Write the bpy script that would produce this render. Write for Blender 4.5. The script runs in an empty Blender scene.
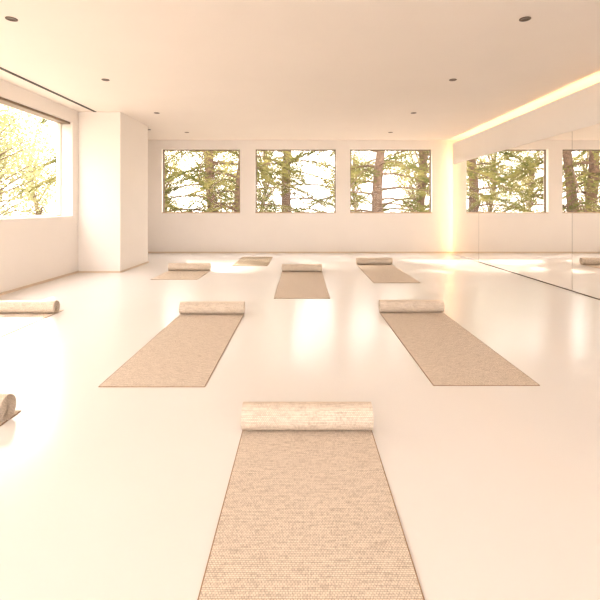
import bpy, math, random
from mathutils import Vector, Matrix
scene=bpy.context.scene
scene.view_settings.view_transform='Standard'
scene.view_settings.look='None'
scene.view_settings.exposure=0.62
COL=scene.collection

# ------------------------------------------------------------ helpers
def new_mat(name):
    m=bpy.data.materials.new(name); m.use_nodes=True
    return m, m.node_tree.nodes, m.node_tree.links
def simple_mat(name,col,rough=0.6,metal=0.0,noise=0.03,scale=4.0,bump=0.0,spec=0.5):
    m,n,l=new_mat(name); b=n['Principled BSDF']
    b.inputs['Roughness'].default_value=rough; b.inputs['Metallic'].default_value=metal
    b.inputs['Specular IOR Level'].default_value=spec
    tc=n.new('ShaderNodeTexCoord'); nz=n.new('ShaderNodeTexNoise'); nz.inputs['Scale'].default_value=scale
    nz.inputs['Detail'].default_value=4
    l.new(tc.outputs['Object'],nz.inputs['Vector'])
    r=n.new('ShaderNodeValToRGB')
    r.color_ramp.elements[0].position=0.3; r.color_ramp.elements[1].position=0.7
    r.color_ramp.elements[0].color=tuple(c*(1-noise) for c in col)+(1,)
    r.color_ramp.elements[1].color=tuple(min(1,c*(1+noise)) for c in col)+(1,)
    l.new(nz.outputs['Fac'],r.inputs['Fac']); l.new(r.outputs['Color'],b.inputs['Base Color'])
    if bump>0:
        bp=n.new('ShaderNodeBump'); bp.inputs['Strength'].default_value=bump; bp.inputs['Distance'].default_value=0.01
        l.new(nz.outputs['Fac'],bp.inputs['Height']); l.new(bp.outputs['Normal'],b.inputs['Normal'])
    return m
def emit_mat(name,col,s):
    m,n,l=new_mat(name); n.remove(n['Principled BSDF'])
    e=n.new('ShaderNodeEmission'); e.inputs['Color'].default_value=col+(1,); e.inputs['Strength'].default_value=s
    l.new(e.outputs[0],n['Material Output'].inputs['Surface']); return m
def mesh_obj(name,v,f,mats,parent=None,mi=None,smooth=False,uv=None):
    me=bpy.data.meshes.new(name); me.from_pydata(v,[],f)
    for m in mats: me.materials.append(m)
    if mi: me.polygons.foreach_set('material_index',mi)
    if smooth: me.polygons.foreach_set('use_smooth',[True]*len(f))
    if uv:
        ul=me.uv_layers.new(name='UVMap')
        for lp in me.loops: ul.data[lp.index].uv=uv[lp.vertex_index]
    me.update()
    o=bpy.data.objects.new(name,me); COL.objects.link(o)
    if parent: o.parent=parent
    return o
def box_geo(boxes):
    v=[];f=[]
    for (x0,x1,y0,y1,z0,z1) in boxes:
        b=len(v)
        v+=[(x0,y0,z0),(x1,y0,z0),(x1,y1,z0),(x0,y1,z0),(x0,y0,z1),(x1,y0,z1),(x1,y1,z1),(x0,y1,z1)]
        f+=[tuple(b+i for i in q) for q in ((3,2,1,0),(4,5,6,7),(0,1,5,4),(1,2,6,5),(2,3,7,6),(3,0,4,7))]
    return v,f
def boxes(name,bs,mat,parent=None,bevel=0):
    v,f=box_geo(bs); o=mesh_obj(name,v,f,[mat],parent)
    if bevel:
        m=o.modifiers.new('bevel','BEVEL'); m.width=bevel; m.segments=2
    return o
def empty(name,loc=(0,0,0)):
    e=bpy.data.objects.new(name,None); e.location=loc; e.empty_display_size=.2; COL.objects.link(e); return e

# ------------------------------------------------------------ materials
M_wall=simple_mat('wall_paint',(0.89,0.835,0.785),0.75,noise=.012,scale=1.5,spec=.2)
M_ceil=simple_mat('ceiling_paint',(0.88,0.80,0.73),0.8,noise=.01,scale=1.5,spec=.2)
M_floor=simple_mat('resin_floor',(0.885,0.858,0.845),0.2,noise=.012,scale=.8,spec=.5)
M_base=simple_mat('baseboard_paint',(0.66,0.53,0.40),0.5)
M_bronze=simple_mat('bronze_frame',(0.20,0.14,0.09),0.4,metal=.3)
M_white=simple_mat('frame_cream',(0.75,0.68,0.58),0.5)
M_sill=simple_mat('oak_sill',(0.55,0.37,0.22),0.4,noise=.15,scale=12)
M_dark=simple_mat('dark_slot',(0.03,0.022,0.018),0.6)
M_track=simple_mat('mirror_track',(0.12,0.085,0.06),0.6)
M_downl=simple_mat('downlight_bronze',(0.10,0.06,0.04),0.4,metal=.4)
M_led=emit_mat('led_warm',(1.0,0.62,0.29),14)
M_ground=simple_mat('garden_gravel',(0.40,0.35,0.29),0.9,noise=.2,scale=.7)
# mirror
M_mirror,n,l=new_mat('mirror_glass'); b=n['Principled BSDF']
b.inputs['Base Color'].default_value=(0.95,0.93,0.90,1); b.inputs['Metallic'].default_value=1
tc=n.new('ShaderNodeTexCoord'); nz=n.new('ShaderNodeTexNoise'); nz.inputs['Scale'].default_value=1
mr=n.new('ShaderNodeMapRange'); mr.inputs['To Min'].default_value=0.0; mr.inputs['To Max'].default_value=0.006
l.new(tc.outputs['Object'],nz.inputs['Vector']); l.new(nz.outputs['Fac'],mr.inputs['Value']); l.new(mr.outputs['Result'],b.inputs['Roughness'])
# glass
M_glass,n,l=new_mat('window_glass'); n.remove(n['Principled BSDF'])
t=n.new('ShaderNodeBsdfTransparent'); g=n.new('ShaderNodeBsdfGlossy'); g.inputs['Roughness'].default_value=.0
mx=n.new('ShaderNodeMixShader'); mx.inputs[0].default_value=.004; l.new(t.outputs[0],mx.inputs[1]); l.new(g.outputs[0],mx.inputs[2])
l.new(mx.outputs[0],n['Material Output'].inputs['Surface'])

# woven mat (UV in metres)
def weave_mat(name,dark,light):
    m,n,l=new_mat(name); b=n['Principled BSDF']; b.inputs['Roughness'].default_value=.85
    b.inputs['Specular IOR Level'].default_value=.15
    tc=n.new('ShaderNodeTexCoord')
    def mapped(sx,sy):
        mp=n.new('ShaderNodeMapping'); mp.inputs['Scale'].default_value=(sx,sy,1)
        l.new(tc.outputs['UV'],mp.inputs['Vector']); return mp
    # knots of the weave
    br=n.new('ShaderNodeTexBrick'); br.inputs['Scale'].default_value=1
    br.inputs['Brick Width'].default_value=0.009; br.inputs['Row Height'].default_value=0.0068
    br.inputs['Mortar Size'].default_value=0.0010; br.inputs['Mortar Smooth'].default_value=1.0
    br.inputs['Color1'].default_value=(.80,.80,.80,1); br.inputs['Color2'].default_value=(1,1,1,1); br.inputs['Mortar'].default_value=(.25,.25,.25,1)
    l.new(tc.outputs['UV'],br.inputs['Vector'])
    n1=n.new('ShaderNodeTexNoise'); n1.inputs['Scale'].default_value=1; n1.inputs['Detail'].default_value=2
    l.new(mapped(16,140).outputs[0],n1.inputs['Vector'])
    n2=n.new('ShaderNodeTexNoise'); n2.inputs['Scale'].default_value=1; n2.inputs['Detail'].default_value=2
    l.new(mapped(220,50).outputs[0],n2.inputs['Vector'])
    a=n.new('ShaderNodeMath'); a.operation='ADD'; l.new(n1.outputs['Fac'],a.inputs[0]); l.new(n2.outputs['Fac'],a.inputs[1])
    mu=n.new('ShaderNodeMath'); mu.operation='MULTIPLY'; l.new(a.outputs[0],mu.inputs[0]); l.new(br.outputs['Color'],mu.inputs[1])
    r=n.new('ShaderNodeValToRGB'); r.color_ramp.elements[0].position=.28
    r.color_ramp.elements[1].position=.98
    r.color_ramp.elements[0].color=dark+(1,); r.color_ramp.elements[1].color=light+(1,)
    l.new(mu.outputs[0],r.inputs['Fac']); l.new(r.outputs['Color'],b.inputs['Base Color'])
    bp=n.new('ShaderNodeBump'); bp.inputs['Strength'].default_value=.5; bp.inputs['Distance'].default_value=.002
    l.new(mu.outputs[0],bp.inputs['Height']); l.new(bp.outputs['Normal'],b.inputs['Normal'])
    return m
M_weave=weave_mat('woven_jute',(0.37,0.285,0.215),(0.90,0.79,0.68))
M_weave_d=weave_mat('woven_jute_dark',(0.24,0.18,0.12),(0.54,0.45,0.34))
M_bind=simple_mat('mat_binding',(0.36,0.235,0.145),0.8,noise=.15,scale=90)

# ------------------------------------------------------------ room
XL,XR,YN,YF,H=-3.55,3.75,-4.0,9.72,2.55
XM=3.33   # mirror face
boxes('floor',[(XL-.25,XR+.25,YN-.25,YF+.25,-.15,0)],M_floor)
boxes('ceiling',[(XL-.25,XR+.25,YN-.25,YF+.25,H,H+.2)],M_ceil)
def wall_x(name,y0,y1,x0,x1,ops):  # wall running along X with openings (xa,xb,za,zb)
    bs=[];cur=x0
    for (a,b_,za,zb) in ops:
        bs.append((cur,a,y0,y1,0,H)); bs.append((a,b_,y0,y1,0,za)); bs.append((a,b_,y0,y1,zb,H)); cur=b_
    bs.append((cur,x1,y0,y1,0,H)); return boxes(name,bs,M_wall)
def wall_y(name,x0,x1,y0,y1,ops):
    bs=[];cur=y0
    for (a,b_,za,zb) in ops:
        bs.append((x0,x1,cur,a,0,H)); bs.append((x0,x1,a,b_,0,za)); bs.append((x0,x1,a,b_,zb,H)); cur=b_
    bs.append((x0,x1,cur,y1,0,H)); return boxes(name,bs,M_wall)
ZA,ZB=.90,2.35
back=[(-3.17,-1.40,ZA,ZB),(-1.06,.77,ZA,ZB),(1.09,2.94,ZA,ZB)]
left=[(-3.3,-.4,ZA,ZB),(-.1,2.9,ZA,ZB),(3.3,6.65,ZA,ZB)]  # first two are unseen, added to let more daylight in
near_light_ops=[(-3.1,-.2,.7,2.42),(.1,3.1,.7,2.42)]  # added openings behind the camera, sized for how much frontal light they admit
wall_x('wall_back',YF,YF+.2,XL-.25,XR+.25,back)
wall_x('wall_near',YN-.2,YN,XL-.25,XR+.25,near_light_ops)
wall_y('wall_left',XL-.25,XL,YN,YF,left)
boxes('wall_right',[(XR,XR+.2,YN,YF,0,H)],M_wall)
boxes('wall_column',[(XL,-2.88,6.82,8.04,0,H)],M_wall,bevel=.004)
# baseboards
boxes('baseboard_back',[(XL,XR,YF-.012,YF,0,.03)],M_base)
boxes('baseboard_left',[(XL,XL+.012,YN,6.82,0,.03)],M_base)
boxes('baseboard_column',[(XL,-2.868,6.808,6.82,0,.025),(-2.88,-2.868,6.82,8.05,0,.025)],M_base)

# windows
wi=0
def window(axis,a,b_,za,zb,p0,p1,fm,sill,inside):
    """axis 'x': window in a wall along X, p0..p1 frame depth range."""
    global wi; wi+=1
    e=empty('window_%d'%wi)
    t=.024
    fr=[(a,b_,za,za+t),(a,b_,zb-t,zb),(a,a+t,za+t,zb-t),(b_-t,b_,za+t,zb-t)]
    def mk(u0,u1,z0,z1,q0,q1):
        return (u0,u1,q0,q1,z0,z1) if axis=='x' else (q0,q1,u0,u1,z0,z1)
    boxes('frame',[mk(u0,u1,z0,z1,p0,p1) for u0,u1,z0,z1 in fr],fm,e,bevel=.003)
    pm=(p0+p1)/2
    boxes('glass_pane',[mk(a+t,b_-t,za+t,zb-t,pm-.003,pm+.003)],M_glass,e)
    if sill:
        s0,s1=inside
        boxes('sill',[mk(a+.002,b_-.002,za,za+.018,s0,s1)],M_sill,e,bevel=.002)
for (a,b_,za,zb) in back: window('x',a,b_,za,zb,YF+.10,YF+.15,M_bronze,True,(YF-.005,YF+.10))
for (a,b_,za,zb) in left: window('y',a,b_,za,zb,XL-.22,XL-.17,M_white,False,None)
for (a,b_,za,zb) in near_light_ops: window('x',a,b_,za,zb,YN-.15,YN-.10,M_bronze,False,None)
# blind cassette over left window
boxes('roller_blind_cassette',[(XL-.16,XL-.02,3.32,6.63,ZB-.035,ZB-.002)],M_bronze,bevel=.004)

# mirror wall
boxes('wall_mirror_backing',[(XM+.02,XM+.28,YN,9.5,0,2.28)],M_wall)
boxes('trim_cove_soffit',[(XM,XM+.02,YN,9.5,1.98,2.44)],M_wall)
em=empty('wall_mirror')
ys=[9.5,8.1,5.3,2.5,-.3,-3.1,YN]
for i in range(len(ys)-1):
    boxes('mirror_panel_%d'%(i+1),[(XM,XM+.018,ys[i+1]+.003,ys[i]-.003,.012,1.975)],M_mirror,em)
boxes('base_track',[(XM-.004,XM+.018,YN,8.1,0,.01)],M_track,em)
cl=empty('cove_light')
boxes('led_strip_ceiling',[(XM+.08,XM+.12,YN+.1,9.45,2.28,2.295)],M_led,cl)
boxes('led_strip_vertical',[(XM+.08,XM+.12,9.5,9.512,.05,2.25)],M_led,cl)

# ceiling slot + downlights
boxes('linear_air_diffuser',[(-3.29,-3.25,-1.5,6.80,H-.008,H-.001)],M_dark)
boxes('linear_air_diffuser',[(-3.10,-2.95,8.35,8.40,H-.008,H-.001)],M_dark)
def lathe(name,prof,mat,loc,seg=32):
    v=[];f=[]
    for (r,z) in prof:
        for k in range(seg):
            a=2*math.pi*k/seg; v.append((r*math.cos(a),r*math.sin(a),z))
    for i in range(len(prof)-1):
        for k in range(seg):
            f.append((i*seg+k,i*seg+(k+1)%seg,(i+1)*seg+(k+1)%seg,(i+1)*seg+k))
    o=mesh_obj(name,v,f,[mat],smooth=True); o.location=loc; return o
for y in (3.45,5.1,6.9,8.7,1.7,0,-1.7):
    for x in (-2.33,1.79):
        lathe('recessed_downlight',[(.044,0),(.044,-.005),(.037,-.006),(.031,-.003),(.0001,-.002)],M_downl,(x,y,H))

# ------------------------------------------------------------ yoga mats
def yoga_mat(cx,ynear,yroll,w=.61,R=.065,ext=0.0,rolled=True,mat=M_weave,rot=0.0,seed=0,rw=None):
    th=.0045; rnd=random.Random(seed)
    path=[]  # (y,z,ny,nz)
    L=yroll-ynear
    N=24
    for i in range(N+1): path.append((ynear+L*i/N,th/2+.0005,0,1))
    if rolled:
        turns=6.2; pitch=(R-.014)/turns
        steps=int(turns*36)
        for i in range(1,steps+1):
            t=i/36*2*math.pi; r=(R-th/2)-pitch*t/(2*math.pi)
            a=-math.pi/2+t
            path.append((yroll+r*math.cos(a),R+r*math.sin(a),-math.cos(a),-math.sin(a)))
    s=[0]
    for i in range(1,len(path)):
        s.append(s[-1]+math.hypot(path[i][0]-path[i-1][0],path[i][1]-path[i-1][1]))
    bw=.004
    xs=[-w/2,-w/2+bw]+[-w/2+bw+(w-2*bw)*k/6 for k in range(1,6)]+[w/2-bw,w/2]
    v=[];uv=[];f=[];mi=[]
    nx=len(xs)
    for side in (1,-1):
        for i,(y,z,ny,nz) in enumerate(path):
            jit=0 if i<=N else .0025*math.sin((i-N)/36*2*math.pi*1.0+seed)*( (i-N)/200)
            for x in xs:
                v.append((x+jit,y+ny*th/2*side,z+nz*th/2*side)); uv.append((x+.5,s[i]))
    off=len(path)*nx
    for i in range(len(path)-1):
        for k in range(nx-1):
            a=i*nx+k; q=(a,a+1,a+1+nx,a+nx); m=1 if (k in(0,nx-2)) else 0
            f.append(q); mi.append(m if i<N else 0)
            f.append(tuple(off+j for j in reversed(q))); mi.append(m if i<N else 0)
        for k in (0,nx-1):
            a=i*nx+k; q=(a,a+nx,off+a+nx,off+a)
            f.append(q if k==0 else q[::-1]); mi.append(1 if i<N else 0)
    for i in (0,len(path)-1):
        for k in range(nx-1):
            a=i*nx+k; q=(a,off+a,off+a+1,a+1); f.append(q if i==0 else q[::-1]); mi.append(1)
    o=mesh_obj('yoga_mat',v,f,[mat,M_bind],mi=mi,smooth=False,uv=uv)
    c=Vector((0,yroll,0))
    for vv in o.data.vertices: vv.co-=c
    if ext>0 and rolled:
        bmv=[(-w/2,0,.0005),(w/2,0,.0005),(w/2,ext,.0005),(-w/2,ext,.0005),(-w/2,0,.005),(w/2,0,.005),(w/2,ext,.005),(-w/2,ext,.005)]
        fs=[(3,2,1,0),(4,5,6,7),(0,1,5,4),(1,2,6,5),(2,3,7,6),(3,0,4,7)]
        t=mesh_obj('mat_tail',bmv,fs,[M_bind,mat],mi=[0,1,0,0,0,0],uv=[(p[0],p[1]) for p in bmv]); t.parent=o
    o.location=(cx,yroll,0); o.rotation_euler[2]=rot
    return o
yoga_mat(.024,.30,2.005,w=.60,seed=1)
yoga_mat(-.867,2.48,4.16,w=.615,seed=2)
yoga_mat(1.073,2.50,4.23,w=.62,seed=3)
yoga_mat(.0,4.88,6.88,w=.64,seed=4)
yoga_mat(1.30,5.88,7.75,w=.64,seed=5)
yoga_mat(-1.83,6.15,7.00,w=.67,seed=6)
yoga_mat(-.92,7.58,8.95,w=.63,rolled=False,mat=M_weave_d,seed=7)
yoga_mat(-2.71,2.45,4.20,w=.62,seed=8,ext=.13)
yoga_mat(-1.735,.35,2.09,w=.61,seed=9,ext=.10)

# ------------------------------------------------------------ garden
boxes('garden_ground',[(-60,60,-40,70,-.5,-.16)],M_ground)  # added out of view to bounce light in through the windows
def leaf_mat(name,c1,c2,trans):
    m,n,l=new_mat(name); n.remove(n['Principled BSDF'])
    tc=n.new('ShaderNodeTexCoord'); nz=n.new('ShaderNodeTexNoise'); nz.inputs['Scale'].default_value=1.3; nz.inputs['Detail'].default_value=3
    l.new(tc.outputs['Object'],nz.inputs['Vector'])
    r=n.new('ShaderNodeValToRGB'); r.color_ramp.elements[0].position=.35; r.color_ramp.elements[1].position=.65
    r.color_ramp.elements[0].color=c1+(1,); r.color_ramp.elements[1].color=c2+(1,)
    l.new(nz.outputs['Fac'],r.inputs['Fac'])
    d=n.new('ShaderNodeBsdfDiffuse'); t=n.new('ShaderNodeBsdfTranslucent'); mx=n.new('ShaderNodeMixShader'); mx.inputs[0].default_value=trans
    l.new(r.outputs['Color'],d.inputs['Color']); l.new(r.outputs['Color'],t.inputs['Color'])
    l.new(d.outputs[0],mx.inputs[1]); l.new(t.outputs[0],mx.inputs[2]); l.new(mx.outputs[0],n['Material Output'].inputs['Surface'])
    return m
M_needle=leaf_mat('pine_needles',(0.09,0.10,0.035),(0.30,0.265,0.10),.5)
M_leaf=leaf_mat('broad_leaves',(0.24,0.25,0.12),(0.42,0.39,0.21),.5)
M_bark=simple_mat('pine_bark',(0.13,0.08,0.05),0.9,noise=.4,scale=9,bump=.5)

def tube(v,f,mi,pts,rads,seg,m):
    b=len(v)
    for i,p in enumerate(pts):
        d=(pts[min(i+1,len(pts)-1)]-pts[max(i-1,0)]).normalized()
        u=d.cross(Vector((0.3,0.9,0.2))).normalized(); w=d.cross(u)
        for k in range(seg):
            a=2*math.pi*k/seg; v.append(tuple(p+(u*math.cos(a)+w*math.sin(a))*rads[i]))
    for i in range(len(pts)-1):
        for k in range(seg):
            f.append((b+i*seg+k,b+i*seg+(k+1)%seg,b+(i+1)*seg+(k+1)%seg,b+(i+1)*seg+k)); mi.append(m)
def quad(v,f,mi,p,d,side,ln,wd,m):
    b=len(v)
    v+=[tuple(p),tuple(p+d*ln*.5+side*wd),tuple(p+d*ln),tuple(p+d*ln*.5-side*wd)]
    f.append((b,b+1,b+2,b+3)); mi.append(m)
def rv(r): return Vector((r.gauss(0,1),r.gauss(0,1),r.gauss(0,1)))
def pine_mesh(seed):
    r=random.Random(seed); v=[];f=[];mi=[]
    HT=9
    tp=[Vector((.12*math.sin(i*.7+seed),.12*math.cos(i*.5+seed),-.2+HT*i/14)) for i in range(15)]
    tube(v,f,mi,tp,[.20*(1-i/17) for i in range(15)],12,1)
    for bi in range(38):
        z=.9+ (7.4*(bi/38)**1.1)+r.uniform(-.1,.1); az=bi*2.4+r.uniform(-.5,.5)
        L=(3.3*(1-z/10)+.5)*r.uniform(.7,1.15)
        d=Vector((math.cos(az),math.sin(az),0)); base=tp[min(14,int((z+.2)/HT*14))].copy(); base.z=z
        up=r.uniform(.1,.4); dr=r.uniform(.4,.75)
        P=lambda t:base+d*L*t+Vector((0,0,L*(up*t-dr*t*t)))
        tube(v,f,mi,[P(i/6) for i in range(7)],[.036*(1-i/7.5) for i in range(7)],5,1)
        for k in range(30):
            t=.3+.7*k/29; sgn=1 if k%2 else -1
            a2=az+sgn*r.uniform(.5,1.0); bd=Vector((math.cos(a2),math.sin(a2),r.uniform(-.3,.0))).normalized()
            bl=(.9-.45*t)*r.uniform(.6,1.2); p0=P(t)
            for q in range(20):
                p=p0+bd*bl*q/19-Vector((0,0,.12*(q/19)**2)); nd=(bd+rv(r)*.3).normalized(); sd=nd.cross(rv(r)).normalized()
                quad(v,f,mi,p,nd,sd,r.uniform(.08,.15),r.uniform(.011,.020),0)
    me=mesh_obj('tmp',v,f,[M_needle,M_bark],mi=mi); return me
def broad_mesh(seed):
    r=random.Random(seed); v=[];f=[];mi=[]
    tp=[Vector((.2*math.sin(i*.8+seed),.2*math.cos(i*.6),-.2+6*i/8)) for i in range(9)]
    tube(v,f,mi,tp,[.16*(1-i/11) for i in range(9)],10,1)
    for c in range(75):
        z=r.uniform(.3,7.5); rad=2.6*math.sqrt(max(.1,1-((z-3.6)/4.4)**2))*r.uniform(.3,1); az=r.uniform(0,6.28)
        cp=Vector((rad*math.cos(az),rad*math.sin(az),z))
        st=tp[min(8,max(1,int(z*.8)))]
        tube(v,f,mi,[st,(st+cp)/2+Vector((0,0,.15)),cp],[.04,.025,.01],4,1)
        for q in range(150):
            p=cp+rv(r)*.34; nd=rv(r).normalized(); sd=nd.cross(rv(r)).normalized()
            quad(v,f,mi,p,nd,sd,r.uniform(.08,.15),r.uniform(.025,.045),0)
    return mesh_obj('tmp',v,f,[M_leaf,M_bark],mi=mi)
def plant(src,name,places):
    for i,(x,y,rot,s) in enumerate(places):
        if i==0: o=src; o.name=name
        else: o=bpy.data.objects.new(name,src.data); COL.objects.link(o)
        o.location=(x,y,-.16); o.rotation_euler[2]=rot; o.scale=(s,s,s)
    src.data.name=name
plant(pine_mesh(3),'pine_tree',[(2.55,14,0,1),(-6.5,15.5,2,1.1),(9.5,17,1,1.1),(-.6,18.5,.5,1.2)])
plant(pine_mesh(8),'pine_tree',[(-3.1,14.5,1,1),(4.8,17.5,3,1.15)])
plant(pine_mesh(12),'pine_tree',[(-1.9,13.8,2.2,.95),(6.3,15,0,1)])
bl=[]
rr=random.Random(5)
for i in range(9): bl.append((-20+i*4.6+rr.uniform(-1,1),30+rr.uniform(-2,3),rr.uniform(0,6),rr.uniform(.8,1.1)))
for i in range(5): bl.append((-9.5-i*1.9,11.5+i*2.6+rr.uniform(-1,1),rr.uniform(0,6),rr.uniform(.8,1.1)))
bl+=[(-10,5,1,1),(-11,0,3,1),(-7.6,2.2,2,.8),(-7.8,-2.5,4,.8)]
plant(broad_mesh(4),'broadleaf_tree',bl)

# ------------------------------------------------------------ light
w=bpy.data.worlds.new('World'); scene.world=w; w.use_nodes=True
n=w.node_tree.nodes; l=w.node_tree.links; bg=n['Background']
tc=n.new('ShaderNodeTexCoord'); sp=n.new('ShaderNodeSeparateXYZ'); r=n.new('ShaderNodeValToRGB')
l.new(tc.outputs['Generated'],sp.inputs[0]); l.new(sp.outputs['Z'],r.inputs['Fac'])
r.color_ramp.elements[0].color=(1,.93,.875,1); r.color_ramp.elements[1].color=(1,.94,.91,1)
l.new(r.outputs['Color'],bg.inputs['Color']); bg.inputs['Strength'].default_value=5.5
sl=bpy.data.lights.new('sun','SUN'); sl.energy=8; sl.angle=.03; sl.color=(1,.88,.72)
so=bpy.data.objects.new('sun',sl); COL.objects.link(so)
so.rotation_euler=Vector((0.55,-1.0,-.75)).to_track_quat('-Z','Y').to_euler()

# ------------------------------------------------------------ camera
cam=bpy.data.cameras.new('camera'); co=bpy.data.objects.new('camera',cam); COL.objects.link(co)
co.location=(0,0,1.04); co.rotation_euler=(math.pi/2,0,0)
cam.sensor_width=36; cam.lens=36*430/600; cam.shift_x=-2/600; cam.shift_y=-93/600
scene.camera=co
